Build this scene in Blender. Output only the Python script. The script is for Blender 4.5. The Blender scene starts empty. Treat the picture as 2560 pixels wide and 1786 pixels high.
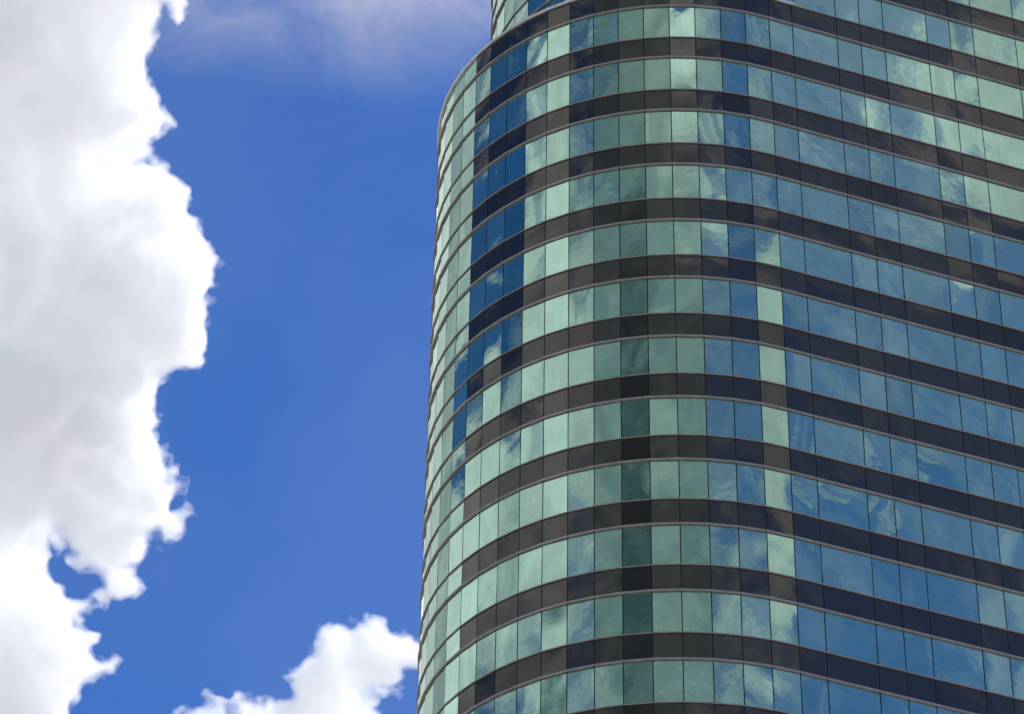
import bpy, math, numpy as np
# --- cumulus clouds -------------------------------------------------------
SKY_SAT, SKY_VAL, SKY_HUE = 1.33, 1.27, .514
BRI0 = .80
# cloud fields round the horizon: azimuth, elevation, their radii (degrees), cover, brightness
SKY_BLOBS = [
 (-34, 37, 36, 45, 1.3, 0), (-13, 37, 10, 30, 0, .1), (-27.5, 37, 6, 30, 0, .1), (-40, 37, 6, 30, 0, -.25),
 (-52, 36.4, 5, 1.6, -1.1, 0), (-53, 32, 8, 4.2, .8, .3),
 (-64, 42.6, 6, 3.4, .6, 0), (-66, 34.3, 10, 4.4, 1.0, .3), (-74, 39.5, 8, 2.5, -.4, 0),
 (-79, 35.2, 12, 6, .95, .15), (-84, 41, 14, 4, .26, 0), (-77, 31, 6, 3, 0, -.25), (-89, 34.2, 9, 6, .72, 0),
 (-114, 37, 25, 22, 1.08, 0), (-139, 38, 7, 22, 0, -.14), (-164, 37, 8, 22, .7, -.14), (-108, 38, 18, 8, 0, .3), (-122, 43, 12, 3, -.1, -.1), (-110, 31, 13, 2.2, 0, -.45),
 (-150, 38, 27, 22, 1.2, -.42), (-151, 34.5, 8, 8, 0, -.25), (-164, 36.5, 5, 1.5, 0, .15),
 (-177, 43, 6, 2.8, .6, .55), (-177, 37, 9, 12, .9, -.38), (170, 41.5, 8, 5, .7, .1), (170, 34, 9, 7, .5, -.1),
 (158, 31.5, 8, 5, .6, 0), (146.5, 35.5, 5.5, 6, .8, .05), (143, 40.5, 12, 5, .34, .05),
 (133.3, 41.4, 5.2, 4.0, 1.2, -.05), (139.3, 35.3, 2.6, 1.1, .5, 0),
]
CIRRUS = .40
HUGE = [(-220,-280),(471,-280),(471,0),(446,56),(432,33),(410,11),(399,33),(385,56),(379,100),(365,145),(368,190),(390,234),(410,268),(424,304),(396,323),(371,357),(357,390),(352,402),(382,407),(410,410),(429,446),(463,485),(477,535),(493,543),(510,580),(527,616),(551,641),(530,675),(530,708),(507,747),(518,780),(516,858),(503,900),(478,916),(440,926),(410,948),(401,985),(385,1021),(410,1055),(390,1077),(410,1138),(418,1177),(446,1180),(474,1205),(460,1250),(474,1283),(463,1333),(407,1383),(385,1339),(362,1383),(334,1411),(340,1436),(362,1467),(329,1503),(273,1509),(240,1490),(251,1439),(223,1431),(190,1428),(145,1383),(117,1395),(139,1456),(184,1490),(229,1500),(229,1517),(201,1551),(190,1556),(212,1579),(245,1590),(229,1623),(245,1643),(293,1654),(284,1679),(223,1712),(195,1735),(178,1763),(173,1786),(160,1930),(-220,1930)]
BOT = [(443,1786),(458,1766),(491,1745),(516,1737),(543,1741),(574,1754),(592,1737),(632,1734),(656,1757),(671,1737),(690,1754),(717,1742),(728,1718),(729,1704),(705,1690),(729,1675),(744,1660),(772,1635),(778,1617),(796,1599),(808,1571),(827,1574),(851,1567),(879,1564),(879,1551),(900,1545),(943,1542),(961,1553),(979,1577),(1004,1588),(1022,1580),(1046,1593),(1140,1600),(1140,1655),(1043,1663),(1025,1669),(1004,1675),(1010,1699),(991,1730),(964,1727),(933,1730),(936,1748),(949,1786),(930,1930),(400,1930)]
CLOUDS = [
 ('huge white cumulus cloud with a soft grey middle filling the left edge of the sky', HUGE, 1800, 250, 95, 3.2, 200),
 ('small white cumulus cloud rising from the bottom edge beside the tower', BOT, 2100, 120, 75, 3.0, 300),
]
# cell (pixels of the photograph), height, kind, rim width, share kept on the face
BILLOWS = ((230, 30, 0, 70, 0), (110, 30, 0, 50, 0), (60, 12, 1, 26, .75), (30, 11, 1, 24, .4), (17, 12, 2, 22, .16), (9, 9, 2, 20, .08))
LAYERS = ((-7, .020), (-1, .035), (6, .045), (14, .06))
EXPO = 1.12
SKY_STR = .05
CL_STR = .46
SKY_SAT, SKY_VAL, SKY_HUE = 1.33, 1.27, .514
# --- cumulus clouds -------------------------------------------------------
def lattice(cell, seed, shape):
    """smooth 3-D value noise over a regular grid of that shape, cells `cell` steps wide"""
    g = np.random.default_rng(seed)
    m = [int(math.ceil(k / cell)) + 4 for k in shape]
    v = g.uniform(-1, 1, m).astype(np.float32)
    for ax, k in enumerate(shape):
        t = np.arange(k, dtype=np.float32) / cell + 1.3
        i = t.astype(int); f = t - i
        w = np.zeros((k, m[ax]), np.float32); r = np.arange(k)
        # cubic B-spline: no visible lattice
        w[r, i - 1] += (1 - f) ** 3 / 6; w[r, i] += (3 * f ** 3 - 6 * f ** 2 + 4) / 6
        w[r, i + 1] += (-3 * f ** 3 + 3 * f ** 2 + 3 * f + 1) / 6; w[r, i + 2] += f ** 3 / 6
        v = np.moveaxis(np.tensordot(w, v, (1, ax)), 0, ax)
    return v * 2.2
def poly_sdf(poly, X, Y):
    P = np.array(poly, float); Q = np.roll(P, -1, 0)
    d2 = np.full(X.shape, 1e18); ins = np.zeros(X.shape, bool)
    for (ax, ay), (bx, by) in zip(P, Q):
        ex, ey = bx - ax, by - ay; wx, wy = X - ax, Y - ay
        t = np.clip((wx * ex + wy * ey) / (ex * ex + ey * ey + 1e-9), 0, 1)
        d2 = np.minimum(d2, (wx - ex * t) ** 2 + (wy - ey * t) ** 2)
        c = ((ay <= Y) & (by > Y)) | ((by <= Y) & (ay > Y))
        ins ^= c & (wx < ex * (wy / (ey if abs(ey) > 1e-9 else 1e-9)))
    return np.where(ins, 1, -1) * np.sqrt(d2)
def surface_nets(F):
    """zero surface of F as quads; vertices in grid steps"""
    S = F > 0
    nx, ny, nz = F.shape
    c = np.zeros((nx - 1, ny - 1, nz - 1), np.uint8)
    for a in (0, 1):
        for b in (0, 1):
            for d in (0, 1):
                c += S[a:nx - 1 + a, b:ny - 1 + b, d:nz - 1 + d]
    idx = np.argwhere((c > 0) & (c < 8)); n = len(idx)
    vid = np.full(c.shape, -1, np.int32); vid[tuple(idx.T)] = np.arange(n)
    pos = np.zeros((n, 3)); cnt = np.zeros(n)
    cor = [(a, b, d) for a in (0, 1) for b in (0, 1) for d in (0, 1)]
    for p in cor:
        for ax in range(3):
            if p[ax] == 0:
                q = list(p); q[ax] = 1
                f0 = F[tuple((idx + p).T)]; f1 = F[tuple((idx + q).T)]
                m = (f0 > 0) != (f1 > 0); t = np.where(m, f0 / np.where(m, f0 - f1, 1), 0)
                pt = np.array(p, float)[None].repeat(n, 0); pt[:, ax] += t
                pos += pt * m[:, None]; cnt += m
    pos = idx + pos / cnt[:, None]
    quads = []
    for ax in range(3):
        s0 = [slice(1, -1)] * 3; s1 = [slice(1, -1)] * 3
        s0[ax] = slice(0, -1); s1[ax] = slice(1, None)
        a, b = S[tuple(s0)], S[tuple(s1)]
        u, v = [k for k in range(3) if k != ax]
        e = np.argwhere(a != b)
        if not len(e): continue
        sg = a[tuple(e.T)]
        e[:, u] += 1; e[:, v] += 1
        def V(du, dv):
            q = e.copy(); q[:, u] -= du; q[:, v] -= dv; return vid[tuple(q.T)]
        Q = np.stack([V(1, 1), V(0, 1), V(0, 0), V(1, 0)], 1)
        fl = sg if ax != 1 else ~sg
        Q[~fl] = Q[~fl][:, ::-1]
        quads.append(Q)
    return pos, np.concatenate(quads)
def mesh_np(name, V, Q, smooth=True):
    me = bpy.data.meshes.new(name)
    k = Q.shape[1]
    me.vertices.add(len(V)); me.vertices.foreach_set('co', np.asarray(V, np.float32).ravel())
    me.loops.add(Q.size); me.loops.foreach_set('vertex_index', Q.ravel().astype(np.int32))
    me.polygons.add(len(Q)); me.polygons.foreach_set('loop_start', np.arange(0, Q.size, k, dtype=np.int32))
    if smooth: me.polygons.foreach_set('use_smooth', np.ones(len(Q), bool))
    me.update(calc_edges=True); me.validate()
    return me
from mathutils import Matrix, Vector
import random
random.seed(11)
sc = bpy.context.scene
COL = sc.collection
R = math.radians

def link(name, me, mat=None, parent=None):
    o = bpy.data.objects.new(name, me); COL.objects.link(o)
    if mat: me.materials.append(mat)
    if parent: o.parent = parent
    return o
def tag(o, label=None, cat=None, kind=None, group=None):
    if label: o['label'] = label
    if cat: o['category'] = cat
    if kind: o['kind'] = kind
    if group: o['group'] = group
    return o
def mesh_py(name, V, F, smooth=False):
    me = bpy.data.meshes.new(name); me.from_pydata([tuple(v) for v in V], [], F); me.update()
    if smooth: me.polygons.foreach_set('use_smooth', [True] * len(me.polygons))
    return me

# --- camera ---------------------------------------------------------------
F_PX, PITCH, ROLL = 8435.645, 0.7151807, -0.1019446     # focal length in pixels of a 2560 wide frame
CAM = Vector((0, 0, 1.65)); H = 3.9                      # H: height of one storey
cam = bpy.data.objects.new('camera', bpy.data.cameras.new('camera')); COL.objects.link(cam)
fw = Vector((0, math.cos(PITCH), math.sin(PITCH))); uy = Vector((0, -math.sin(PITCH), math.cos(PITCH))); ux = Vector((1, 0, 0))
c_, s_ = math.cos(ROLL), math.sin(ROLL)
rc = ux * c_ - uy * s_; uc = ux * s_ + uy * c_
M = Matrix((( rc.x, uc.x, -fw.x, CAM.x), (rc.y, uc.y, -fw.y, CAM.y), (rc.z, uc.z, -fw.z, CAM.z), (0, 0, 0, 1)))
cam.matrix_world = M
cd = cam.data; cd.sensor_fit = 'HORIZONTAL'; cd.sensor_width = 36; cd.lens = F_PX / 2560 * 36
cd.shift_x = 800.0 / 2560; cd.shift_y = -561.42 / 2560
cd.clip_start = 0.5; cd.clip_end = 30000
sc.camera = cam

# --- node helpers -----------------------------------------------------------
class NT:
    def __init__(s, tree): s.t = tree; s.n = tree.nodes; tree.nodes.clear()
    def add(s, typ, **k):
        n = s.n.new(typ)
        for a, b in k.items(): setattr(n, a, b)
        return n
    def put(s, sock, v):
        if isinstance(v, bpy.types.NodeSocket): s.t.links.new(v, sock)
        elif v is not None: sock.default_value = v
    def math(s, op, a, b=None, c=None, clamp=False):
        n = s.add('ShaderNodeMath', operation=op, use_clamp=clamp)
        for i, v in enumerate((a, b, c)):
            if v is not None: s.put(n.inputs[i], v)
        return n.outputs[0]
    def vmath(s, op, a, b=None, scale=None):
        n = s.add('ShaderNodeVectorMath', operation=op)
        s.put(n.inputs[0], a)
        if b is not None: s.put(n.inputs[1], b)
        if scale is not None: s.put(n.inputs['Scale'], scale)
        return n.outputs['Value'] if op in ('LENGTH', 'DOT_PRODUCT', 'DISTANCE') else n.outputs[0]
    def noise(s, vec, scale, detail=4, rough=.55, dist=0, lac=2.0):
        n = s.add('ShaderNodeTexNoise'); n.noise_dimensions = '3D'
        s.put(n.inputs['Vector'], vec); s.put(n.inputs['Scale'], scale); s.put(n.inputs['Detail'], detail)
        s.put(n.inputs['Roughness'], rough); s.put(n.inputs['Distortion'], dist); s.put(n.inputs['Lacunarity'], lac)
        return n.outputs[0]
    def maprange(s, v, a, b, c=0., d=1., typ='SMOOTHSTEP'):
        n = s.add('ShaderNodeMapRange', interpolation_type=typ)
        s.put(n.inputs[0], v)
        for i, x in enumerate((a, b, c, d)): s.put(n.inputs[1 + i], x)
        return n.outputs[0]
    def mix(s, f, a, b):
        n = s.add('ShaderNodeMix', data_type='RGBA'); s.put(n.inputs[0], f); s.put(n.inputs[6], a); s.put(n.inputs[7], b)
        return n.outputs[2]
def rgb(r, g, b): return (r, g, b, 1)

# --- world: clear sky with cloud fields all round ---------------------------
SUN_AZ, SUN_EL = 70, 57
w = bpy.data.worlds.new('World'); sc.world = w; w.use_nodes = True
T = NT(w.node_tree)
sky = T.add('ShaderNodeTexSky', sky_type='NISHITA'); sky.sun_disc = False
sky.sun_elevation = R(SUN_EL); sky.sun_rotation = R(SUN_AZ); sky.altitude = 300; sky.air_density = 1.0; sky.dust_density = 0.3; sky.ozone_density = 3.0
hs = T.add('ShaderNodeHueSaturation'); T.put(hs.inputs['Color'], sky.outputs[0]); hs.inputs['Saturation'].default_value = SKY_SAT; hs.inputs['Value'].default_value = SKY_VAL; hs.inputs['Hue'].default_value = SKY_HUE
bg1 = T.add('ShaderNodeBackground'); T.put(bg1.inputs[0], hs.outputs[0]); bg1.inputs[1].default_value = SKY_STR
tc = T.add('ShaderNodeTexCoord'); d = tc.outputs['Generated']
sx = T.add('ShaderNodeSeparateXYZ'); T.put(sx.inputs[0], d)
X_, Y_, Z_ = sx.outputs
az = T.math('MULTIPLY', T.math('ARCTAN2', X_, Y_), 180 / math.pi)
az = T.math('FLOORED_MODULO', T.math('SUBTRACT', az, 60.), 360.)
el = T.math('MULTIPLY', T.math('ARCSINE', Z_), 180 / math.pi)
cx = T.add('ShaderNodeCombineXYZ'); T.put(cx.inputs[0], az); T.put(cx.inputs[1], el)
AE = cx.outputs[0]
cov = bri = None
for (a0, e0, ra, re, c0, b0) in SKY_BLOBS:
    v = T.vmath('MULTIPLY', T.vmath('SUBTRACT', AE, ((a0 - 60) % 360, e0, 0)), (1 / ra, 1 / re, 0))
    g = T.maprange(T.vmath('LENGTH', v), 1.0, 0.15)
    if c0: cov = T.math('MULTIPLY_ADD', g, c0, cov if cov is not None else 0.0)
    if b0: bri = T.math('MULTIPLY_ADD', g, b0, bri if bri is not None else BRI0)
n1 = T.noise(d, 7., 9, .58, .3)
n2 = T.noise(d, 26., 8, .62, .9)
n3 = T.noise(d, 12., 7, .55, .4)
nn = T.math('ADD', T.math('MULTIPLY', T.math('SUBTRACT', n1, .5), 1.5), T.math('MULTIPLY', T.math('SUBTRACT', n2, .5), .7))
cv = T.math('ADD', cov, nn)
cv = T.maprange(cv, .22, .80)
# high thin streaks over the half of the sky behind the camera
st = T.add('ShaderNodeMapping'); T.put(st.inputs['Vector'], d); st.inputs['Rotation'].default_value = (.3, .5, .4); st.inputs['Scale'].default_value = (1, 2.6, 1.3)
ci = T.maprange(T.noise(st.outputs[0], 11., 7, .52, .5), .34, .70, .16, 1.0)
ci = T.math('MULTIPLY', ci, T.maprange(T.vmath('LENGTH', T.vmath('MULTIPLY', T.vmath('SUBTRACT', AE, ((150 - 60) % 360, 37, 0)), (1 / 62., 1 / 40., 0))), 1.0, 0.5))
cv = T.math('MAXIMUM', cv, T.math('MULTIPLY', ci, CIRRUS))
# veil of thin haze high in the view, and none of the world's cloud where the cumulus stand
veil = T.maprange(T.vmath('LENGTH', T.vmath('MULTIPLY', T.vmath('SUBTRACT', AE, ((3 - 60) % 360, 46.2, 0)), (1 / 17., 1 / 5.0, 0))), 1.0, 0.2)
veil = T.math('MULTIPLY', veil, T.maprange(T.noise(d, 20., 8, .6, .6), .25, .72, .18, 1.05))
br = T.math('ADD', bri, T.math('MULTIPLY', T.math('SUBTRACT', n3, .5), 1.0))
br = T.math('MAXIMUM', br, .11)
ccol = T.mix(T.maprange(br, .15, .8), rgb(.68, .88, 1.0), rgb(.99, 1.0, 1.0))
ccol = T.vmath('SCALE', ccol, scale=br)
bg2 = T.add('ShaderNodeBackground'); T.put(bg2.inputs[0], ccol); bg2.inputs[1].default_value = CL_STR
mx = T.add('ShaderNodeMixShader'); T.put(mx.inputs[0], cv); T.put(mx.inputs[1], bg1.outputs[0]); T.put(mx.inputs[2], bg2.outputs[0])
bg3 = T.add('ShaderNodeBackground'); bg3.inputs[0].default_value = rgb(.86, .855, .89); bg3.inputs[1].default_value = .9 * CL_STR
mv = T.add('ShaderNodeMixShader'); hz = T.math('MULTIPLY', T.maprange(T.noise(d, 6., 6, .55, .3), .35, .72), .05)
T.put(mv.inputs[0], T.math('MAXIMUM', veil, hz)); T.put(mv.inputs[1], mx.outputs[0]); T.put(mv.inputs[2], bg3.outputs[0])
out = T.add('ShaderNodeOutputWorld'); T.put(out.inputs[0], mv.outputs[0])

sl = bpy.data.lights.new('sun', 'SUN'); sl.energy = 3.25; sl.angle = R(.53); sl.color = (1, .96, .9)
so = bpy.data.objects.new('sun', sl); COL.objects.link(so)
sd = Vector((math.sin(R(SUN_AZ)) * math.cos(R(SUN_EL)), math.cos(R(SUN_AZ)) * math.cos(R(SUN_EL)), math.sin(R(SUN_EL))))
so.rotation_euler = sd.to_track_quat('Z', 'Y').to_euler(); so.location = (0, 0, 400)

# --- materials --------------------------------------------------------------
def mat(name):
    m = bpy.data.materials.new(name); m.use_nodes = True; return m, NT(m.node_tree)
def finish(T, surf=None, vol=None):
    o = T.add('ShaderNodeOutputMaterial')
    if surf: T.put(o.inputs['Surface'], surf)
    if vol: T.put(o.inputs['Volume'], vol)
def glass_mat(name, base, var, rough, spec_edge, dust, body):
    """coated glass: mirror film with a tint of its own, each pane a little different, a trace of dust"""
    m, T = mat(name)
    g = T.add('ShaderNodeNewGeometry'); rnd = g.outputs['Random Per Island']
    tcn = T.add('ShaderNodeTexCoord'); P = tcn.outputs['Object']
    k = T.math('MULTIPLY_ADD', rnd, 2 * var, 1 - var)
    k = T.math('MULTIPLY', k, T.maprange(T.noise(P, .9, 4, .6), .3, .7, .94, 1.05))
    colr = T.vmath('SCALE', base, scale=k)
    p = T.add('ShaderNodeBsdfPrincipled')
    T.put(p.inputs['Base Color'], colr); p.inputs['Metallic'].default_value = 1.0
    T.put(p.inputs['Roughness'], T.maprange(T.noise(P, 3., 3), .3, .7, rough * .6, rough * 1.5))
    T.put(p.inputs['Specular Tint'], rgb(*spec_edge))
    st = T.add('ShaderNodeMapping'); T.put(st.inputs['Vector'], P); st.inputs['Scale'].default_value = (6, 6, .35)
    b = T.add('ShaderNodeBump'); b.inputs['Strength'].default_value = .010; b.inputs['Distance'].default_value = .3
    T.put(b.inputs['Height'], T.noise(P, 1.1, 2, .5)); T.put(p.inputs['Normal'], b.outputs[0])
    df = T.add('ShaderNodeBsdfDiffuse'); df.inputs[0].default_value = rgb(*body)
    dm = T.maprange(T.noise(st.outputs[0], 1., 5, .65), .3, .75, dust * .75, dust * 1.3)
    ms = T.add('ShaderNodeMixShader'); fr = T.add('ShaderNodeFresnel'); fr.inputs[0].default_value = 1.7
    T.put(ms.inputs[0], T.math('MULTIPLY', dm, T.math('SUBTRACT', 1., fr.outputs[0]))); T.put(ms.inputs[1], p.outputs[0]); T.put(ms.inputs[2], df.outputs[0])
    finish(T, ms.outputs[0]); return m
M_WIN = glass_mat('tinted_mirror_glass', (.375, .56, .47), .12, .012, (.95, 1, .98), .17, (.05, .235, .22))
M_SPAN = glass_mat('dark_spandrel_glass', (.078, .077, .070), .16, .03, (1, .98, .95), .2, (.115, .115, .112))
def metal(name, base, rough, metallic, nz=.15):
    m, T = mat(name); p = T.add('ShaderNodeBsdfPrincipled'); tcn = T.add('ShaderNodeTexCoord')
    k = T.maprange(T.noise(tcn.outputs['Object'], 1.7, 6, .65), .25, .75, 1 - nz, 1 + nz)
    T.put(p.inputs['Base Color'], T.vmath('SCALE', base, scale=k)); p.inputs['Metallic'].default_value = metallic; p.inputs['Roughness'].default_value = rough
    finish(T, p.outputs[0]); return m
M_RAIL = metal('anodised_rail', (.36, .31, .275), .34, .5)
M_JOINT = metal('dark_joint', (.018, .019, .019), .9, 0.)
M_COPE = metal('parapet_metal', (.72, .68, .64), .4, .6)
M_CORE = metal('dark_backing', (.03, .03, .03), .8, 0.)
M_ROOF = metal('roof_paving', (.28, .27, .25), .85, 0.)

# --- the tower ----------------------------------------------------------------
ZT, WH = 33.656602 * H + CAM.z, .56555846
def zT(r): return ZT - r * H                # top edge of the window band of storey r (0 = highest under the parapet)
def zB(r): return zT(r) - WH * H
Pq = (.23040480, 35.0153147, .23369303, 3.5025415, .10451209, .38546804, .37969282, .69946716)
phi, RAD, DPHI, S8, NW, WW = Pq[2:]
P0 = np.array([Pq[0] * Pq[1], Pq[1]]) * H; RAD *= H; S8 *= H; NW *= H; WW *= H
tv = np.array([math.cos(phi), math.sin(phi)]); nv = np.array([tv[1], -tv[0]])
def arc_pt(s, rad):
    if s >= 0: return P0 + tv * s
    a = s / rad; c, k = math.cos(a), math.sin(a); v = nv * rad
    return P0 - nv * rad + np.array([c * v[0] - k * v[1], k * v[0] + c * v[1]])
CMIN, CMAX = -21, 23
def s_of(c):
    if c <= 8: return S8 - (8 - c) * RAD * DPHI
    s = S8
    for i in range(8, c): s += WW if (i - 8) % 3 == 0 else NW
    return s
PTS = [arc_pt(s_of(c), RAD) for c in range(CMIN, CMAX + 1)]
def idx(c): return c - CMIN
LINE = list(PTS)
ROWS = 35                                    # storeys 0..33 stand below the parapet
ZPAR = zB(-1)                                # parapet line

tower = bpy.data.objects.new('office_tower', None); COL.objects.link(tower)
tower.location = (P0[0], P0[1] + 8, 0); bpy.context.view_layer.update()
tag(tower, 'tall office tower with a rounded corner wrapped in teal mirror glass and dark spandrel bands', 'tower')
TL = np.array([P0[0], P0[1] + 8, 0])
def part(name, V, F, m, smooth=False):
    V = np.asarray(V, float) - TL
    return link(name, mesh_py(name, V, F, smooth), m, tower)

def offset_line(L, off):
    L = [np.asarray(p) for p in L]; o = []
    for i, p in enumerate(L):
        ds = []
        if i > 0: ds.append((L[i] - L[i - 1]) / np.linalg.norm(L[i] - L[i - 1]))
        if i < len(L) - 1: ds.append((L[i + 1] - L[i]) / np.linalg.norm(L[i + 1] - L[i]))
        ns = [np.array([q[1], -q[0]]) for q in ds]; n = sum(ns); n /= np.linalg.norm(n)
        o.append(p + n * off / max(.3, n @ ns[0]))
    return o
def band(L, prof):
    """sweep a closed (offset, z) profile along plan line L"""
    V, F = [], []; k = len(prof)
    lines = {o: offset_line(L, o) for o, z in prof}
    for i in range(len(L)):
        for o, z in prof: V.append((*lines[o][i], z))
    for i in range(len(L) - 1):
        for j in range(k):
            a, b = i * k + j, i * k + (j + 1) % k
            F.append((a, b, b + k, a + k))
    F.append(tuple(range(k))[::-1]); F.append(tuple((len(L) - 1) * k + j for j in range(k)))
    return V, F
def box_prof(o0, o1, z0, z1, ch=.012):
    return [(o0, z0), (o1 - ch, z0), (o1, z0 + ch), (o1, z1 - ch), (o1 - ch, z1), (o0, z1)]

def pane(p, q, z0, z1, n, rg, amp):
    """one sheet of glass between plan points p and q, a little out of true and pillowed by the sealed unit behind it"""
    p, q = np.asarray(p), np.asarray(q); e = q - p; L = np.linalg.norm(e); e = e / L; nn = np.array([e[1], -e[0]])
    g = .027; u = np.linspace(-1, 1, n + 1); U, Vv = np.meshgrid(u, u, indexing='ij')
    hw, hh = L / 2 - g, (z1 - z0) / 2
    a, b = rg.normal(0, .0048), rg.normal(0, .0038)
    pl = rg.normal(.0, 1) * .0055 * amp
    w = pl * (1 - U ** 2) * (1 - Vv ** 2) * hw
    for _ in range(4):
        kx, ky, ph = rg.normal(0, 1.6), rg.normal(0, 1.3), rg.uniform(0, 6.28)
        w = w + .0016 * amp * rg.normal() * np.sin(kx * U + ky * Vv + ph)
    w = w + a * U * hw + b * Vv * hh
    m = (p + q) / 2
    V = np.stack([m[0] + e[0] * U * hw + nn[0] * w, m[1] + e[1] * U * hw + nn[1] * w, (z0 + z1) / 2 + Vv * hh], -1).reshape(-1, 3)
    F = [(i * (n + 1) + j, (i + 1) * (n + 1) + j, (i + 1) * (n + 1) + j + 1, i * (n + 1) + j + 1) for i in range(n) for j in range(n)]
    return V, F
def px(P):
    v = Vector(P) - CAM; f = v.dot(fw)
    return (1280 - 800 + F_PX * v.dot(rc) / f, 893 - 561.42 - F_PX * v.dot(uc) / f)
def shown(p, q, z0, z1):
    C = [px((*p, z0)), px((*q, z0)), px((*q, z1)), px((*p, z1))]
    C = [(min(2560, max(0, x)), min(1786, max(0, y))) for x, y in C]
    return sum(C[i][0] * C[(i + 1) % 4][1] - C[(i + 1) % 4][0] * C[i][1] for i in range(4)) / 2 * -1

rg = np.random.default_rng(5)
EDGE = .17                                   # where window and spandrel sheets meet behind the upper rail
jobs = {'window': [], 'spandrel_panel': []}
for r in range(-7, 33):
    for c in range(CMIN, CMAX):
        if r < 0 and c < 8: continue
        p, q = PTS[idx(c)], PTS[idx(c + 1)]
        if r < 0 and c == 8: p = P0 + tv * (S8 + .07 * WW)
        mirror = c < -6
        amp = 1.0 if c < 8 else .7
        # grazing sheets at the far left of the curve would fold over themselves: keep them flatter
        if c <= -9: amp = .35
        for kind, z0, z1 in (('window', zB(r) - .03, zT(r) + EDGE), ('spandrel_panel', zT(r) + EDGE, zB(r - 1) - .03)):
            if r == 0 and kind == 'spandrel_panel': z1 = ZPAR
            n = 8 if r < 13 and c > -13 and c < 16 else 2
            V, F = pane(p, q, z0, z1, n, rg, amp)
            mt = M_SPAN if kind == 'spandrel_panel' and not mirror else M_WIN
            if mt is M_SPAN: V = V
            jobs[kind].append((shown(p, q, z0, z1), V, F, mt))
# upper block: set back from the parapet on the left, its own tighter corner
R2, A0, DA, S2 = 3.047 * H, 1.193, .125, .153 * H
def upper_pt(a):
    c, k = math.cos(-a), math.sin(-a); v = nv * R2; cen = P0 + tv * S2 - nv * R2
    return cen + np.array([c * v[0] - k * v[1], k * v[0] + c * v[1]])
UP = [upper_pt(A0 + DA * (2 - m)) for m in range(-9, 12)] + [P0 + tv * (S8 + .07 * WW)]
for r in range(-7, 0):
    for i in range(len(UP) - 1):
        for kind, z0, z1 in (('window', zB(r) - .03, zT(r) + EDGE), ('spandrel_panel', zT(r) + EDGE, zB(r - 1) - .03)):
            V, F = pane(UP[i], UP[i + 1], z0, z1, 6, rg, .6)
            jobs[kind].append((shown(UP[i], UP[i + 1], z0, z1) * .6, V, F, M_WIN))
for kind, L in jobs.items():
    L.sort(key=lambda j: -j[0])
    for a, V, F, mt in L[:100]: part(kind, V, F, mt, True)
    V2, F2, MI, k = [], [], [], 0
    for a, V, F, mt in L[100:]:
        V2.append(V); F2 += [tuple(x + k for x in f) for f in F]; MI += [0 if mt is M_WIN else 1] * len(F); k += len(V)
    o = part(kind, np.concatenate(V2), F2, M_WIN, True); o.data.materials.append(M_SPAN)
    o.data.polygons.foreach_set('material_index', MI); o['kind'] = 'stuff'

# rails: an upper and a lower one per storey
UPLINE = UP[:-1] + [P0 + tv * (S8 + .07 * WW)] + PTS[idx(9):]
for r in range(-7, 33):
    L = LINE if r >= 0 else UPLINE
    V, F = band(L, box_prof(-.05, .10, zT(r) + .11, zT(r) + .23)); part('upper_rail', V, F, M_RAIL)
    if r != -1:
        V, F = band(L, box_prof(-.05, .075, zB(r) - .062, zB(r))); part('lower_rail', V, F, M_RAIL)
# coping along the parapet, ending where the upper block comes forward
CL = PTS[:idx(8) + 1] + [P0 + tv * (S8 + .06 * WW)]
V, F = band(CL, box_prof(-.55, .13, ZPAR - .03, ZPAR + .16, .03)); part('parapet_coping', V, F, M_COPE)
V, F = band([P0 + tv * (S8 + .065 * WW)] + PTS[idx(9):], box_prof(-.05, .075, ZPAR - .062, ZPAR)); part('lower_rail', V, F, M_RAIL)
# joints between the sheets
def joint(p, d, z0, z1):
    n = np.array([d[1], -d[0]]); h = .045
    V = []
    for z in (z0, z1):
        for a, b in ((-h, -.08), (h, -.08), (h, -.018), (-h, -.018)): V.append((*(p + d * a + n * b), z))
    F = [(0, 1, 5, 4), (1, 2, 6, 5), (2, 3, 7, 6), (3, 0, 4, 7), (4, 5, 6, 7), (3, 2, 1, 0)]
    return V, F
for c in range(CMIN + 1, CMAX):
    d = PTS[idx(c + 1)] - PTS[idx(c - 1)]; d = d / np.linalg.norm(d)
    V, F = joint(PTS[idx(c)], d, 0, ZPAR - .04 if c <= 8 else zB(-8)); part('mullion', V, F, M_JOINT)
for i in range(1, len(UP)):
    d = (UP[i] - UP[i - 1]) / np.linalg.norm(UP[i] - UP[i - 1])
    V, F = joint(UP[i], d, ZPAR - .3, zB(-8)); part('mullion', V, F, M_JOINT)
# opaque body behind the glass, roof terrace and top
def prism(L, z0, z1):
    n = len(L); V = [(*p, z0) for p in L] + [(*p, z1) for p in L]
    return V, [(i, (i + 1) % n, n + (i + 1) % n, n + i) for i in range(n)] + [tuple(range(n, 2 * n)), tuple(range(n))[::-1]]
BK = [PTS[-1] - nv * 30, PTS[0] - nv * 14]
V, F = prism(offset_line(LINE, -.16) + BK, 0, ZPAR - .6); part('building_core', V, F, M_CORE)
V, F = prism(offset_line(UPLINE, -.16) + [PTS[-1] - nv * 28], ZPAR - .55, zB(-8)); part('building_core', V, F, M_CORE)
V, F = prism(offset_line(CL, -.12) + [UP[0] - nv * 10, PTS[0] - nv * 12], ZPAR - .58, ZPAR - .45); part('roof_terrace', V, F, M_ROOF)

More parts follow.
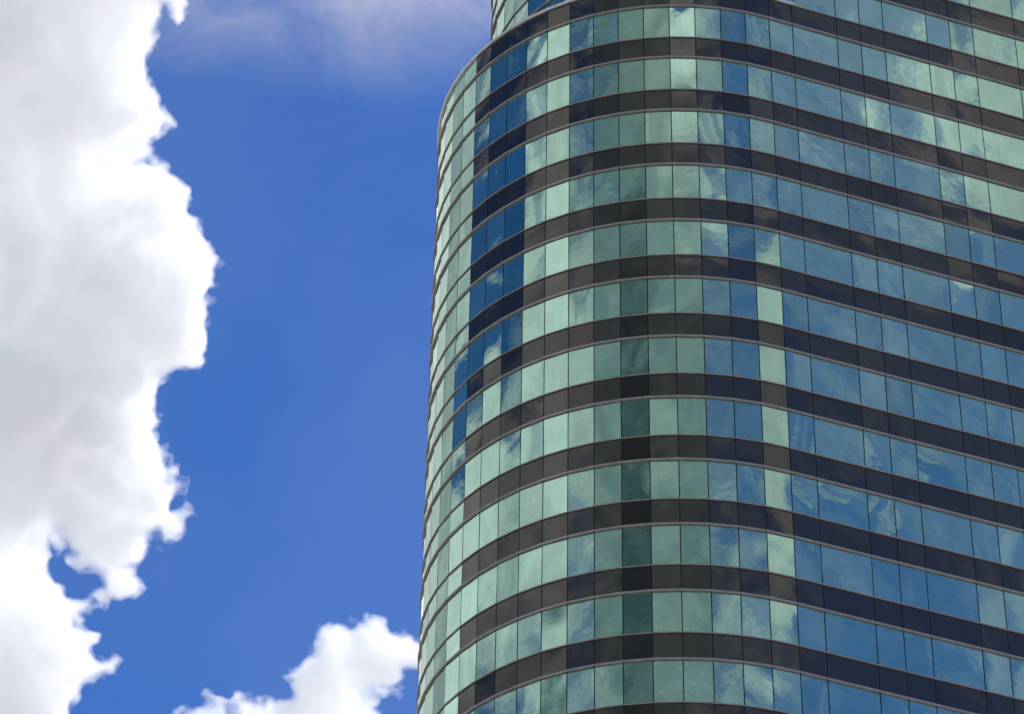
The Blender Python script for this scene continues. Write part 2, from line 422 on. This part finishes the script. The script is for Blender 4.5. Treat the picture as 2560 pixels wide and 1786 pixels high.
# --- ground ---------------------------------------------------------------------
m, T = mat('paved_ground'); p = T.add('ShaderNodeBsdfPrincipled'); tcn = T.add('ShaderNodeTexCoord')
T.put(p.inputs['Base Color'], T.mix(T.noise(tcn.outputs['Object'], .05, 8, .6), rgb(.13, .13, .13), rgb(.30, .29, .27))); p.inputs['Roughness'].default_value = .9
finish(T, p.outputs[0])
G = 9000
gnd = link('ground', mesh_py('ground', [(-G, -G, 0), (G, -G, 0), (G, G, 0), (-G, G, 0)], [(0, 1, 2, 3)]), m); tag(gnd, kind='structure')

# --- cumulus ---------------------------------------------------------------------
def cloud_field(poly, rmax, thick, step, seed, pad=48):
    """inside (+) / outside (-) field of a cumulus: domed over its outline, swollen, billowed and shredded at the rim"""
    P = np.array(poly, float); lo = P.min(0) - pad; hi = P.max(0) + pad
    k = rmax / thick
    nx, ny = (np.ceil((hi - lo) / step)).astype(int); nz = int((2 * thick + 2 * pad) / step)
    xs = lo[0] + np.arange(nx) * step; ys = lo[1] + np.arange(ny) * step; zs = (np.arange(nz) - nz / 2) * step * k
    Xg, Yg = np.meshgrid(xs, ys, indexing='ij')
    sdf = poly_sdf(poly, Xg, Yg).astype(np.float32)
    s = rmax - np.minimum(sdf, rmax)
    Fd = rmax - np.sqrt(s[:, :, None] ** 2 + (zs[None, None, :] ** 2).astype(np.float32))
    pos_ = np.maximum(sdf, 0)
    for i, (cell, a, mode, rim, keep) in enumerate(BILLOWS):
        n_ = lattice(max(1.05, cell / step), seed + i, (nx, ny, nz))
        # mode 0: soft swellings of the face that leave the outline alone; 1: round billows; 2: ragged shreds
        wg = k * (1 - np.exp(-pos_ / rim)) if mode == 0 else keep * k + (1 - keep * k) * np.exp(-pos_ / rim)
        if mode == 1: n_ = np.abs(n_) * 2 - .75
        Fd += n_ * (a * wg.astype(np.float32))[:, :, None]
    m = [slice(None)] * 3
    for ax in range(3):
        for e in (0, -1):
            q = list(m); q[ax] = e; Fd[tuple(q)] = np.minimum(Fd[tuple(q)], -40)
    return Fd, lo, nz
def cloud(label, poly, dist, rmax, thick, step, seed):
    """cumulus: outline in the view's pixels, given its own distance and thickness; vapour thickening inwards in layers"""
    Fd, lo, nz = cloud_field(poly, rmax, thick, step, seed)
    rcn, ucn, fwn = np.array(rc), np.array(uc), np.array(fw); sc_ = dist / F_PX      # metres per pixel there
    root = None
    for lev, dens in LAYERS[::-1]:
        pos, Q = surface_nets(Fd - np.float32(lev))
        u = lo[0] + pos[:, 0] * step - 480.; v = -(lo[1] + pos[:, 1] * step - (893 - 561.42)); dd = (pos[:, 2] - nz / 2) * step * sc_
        W = np.array(CAM) + fwn * dist + (rcn * u[:, None] + ucn * v[:, None]) * sc_
        dirn = W - np.array(CAM); dirn /= np.linalg.norm(dirn, axis=1)[:, None]
        W = W + dirn * dd[:, None]
        if root is None: cen = W.mean(0)
        name = 'cumulus_cloud' if root is None else 'vapour_layer'
        me = mesh_np(name, W - cen, Q); o = link(name, me)
        m, T = mat('cloud_vapour')
        vs = T.add('ShaderNodeVolumeScatter'); vs.inputs['Color'].default_value = rgb(1, 1, 1); vs.inputs['Density'].default_value = dens * 2000 / dist; vs.inputs['Anisotropy'].default_value = .1
        finish(T, None, vs.outputs[0]); me.materials.append(m)
        if root is None: root = o; o.location = cen; tag(o, label, 'cloud')
        else: o.parent = root
for a in CLOUDS: cloud(*a)

# --- render settings ---------------------------------------------------------------
sc.render.engine = 'CYCLES'; cy = sc.cycles
cy.max_bounces = 64; cy.volume_bounces = 64; cy.glossy_bounces = 4; cy.diffuse_bounces = 3; cy.transmission_bounces = 4
cy.use_denoising = True; cy.caustics_reflective = False; cy.sample_clamp_indirect = 6
sc.view_settings.view_transform = 'Standard'; sc.view_settings.look = 'None'; sc.view_settings.exposure = EXPO; sc.view_settings.gamma = 1
sc.view_settings.use_curve_mapping = False
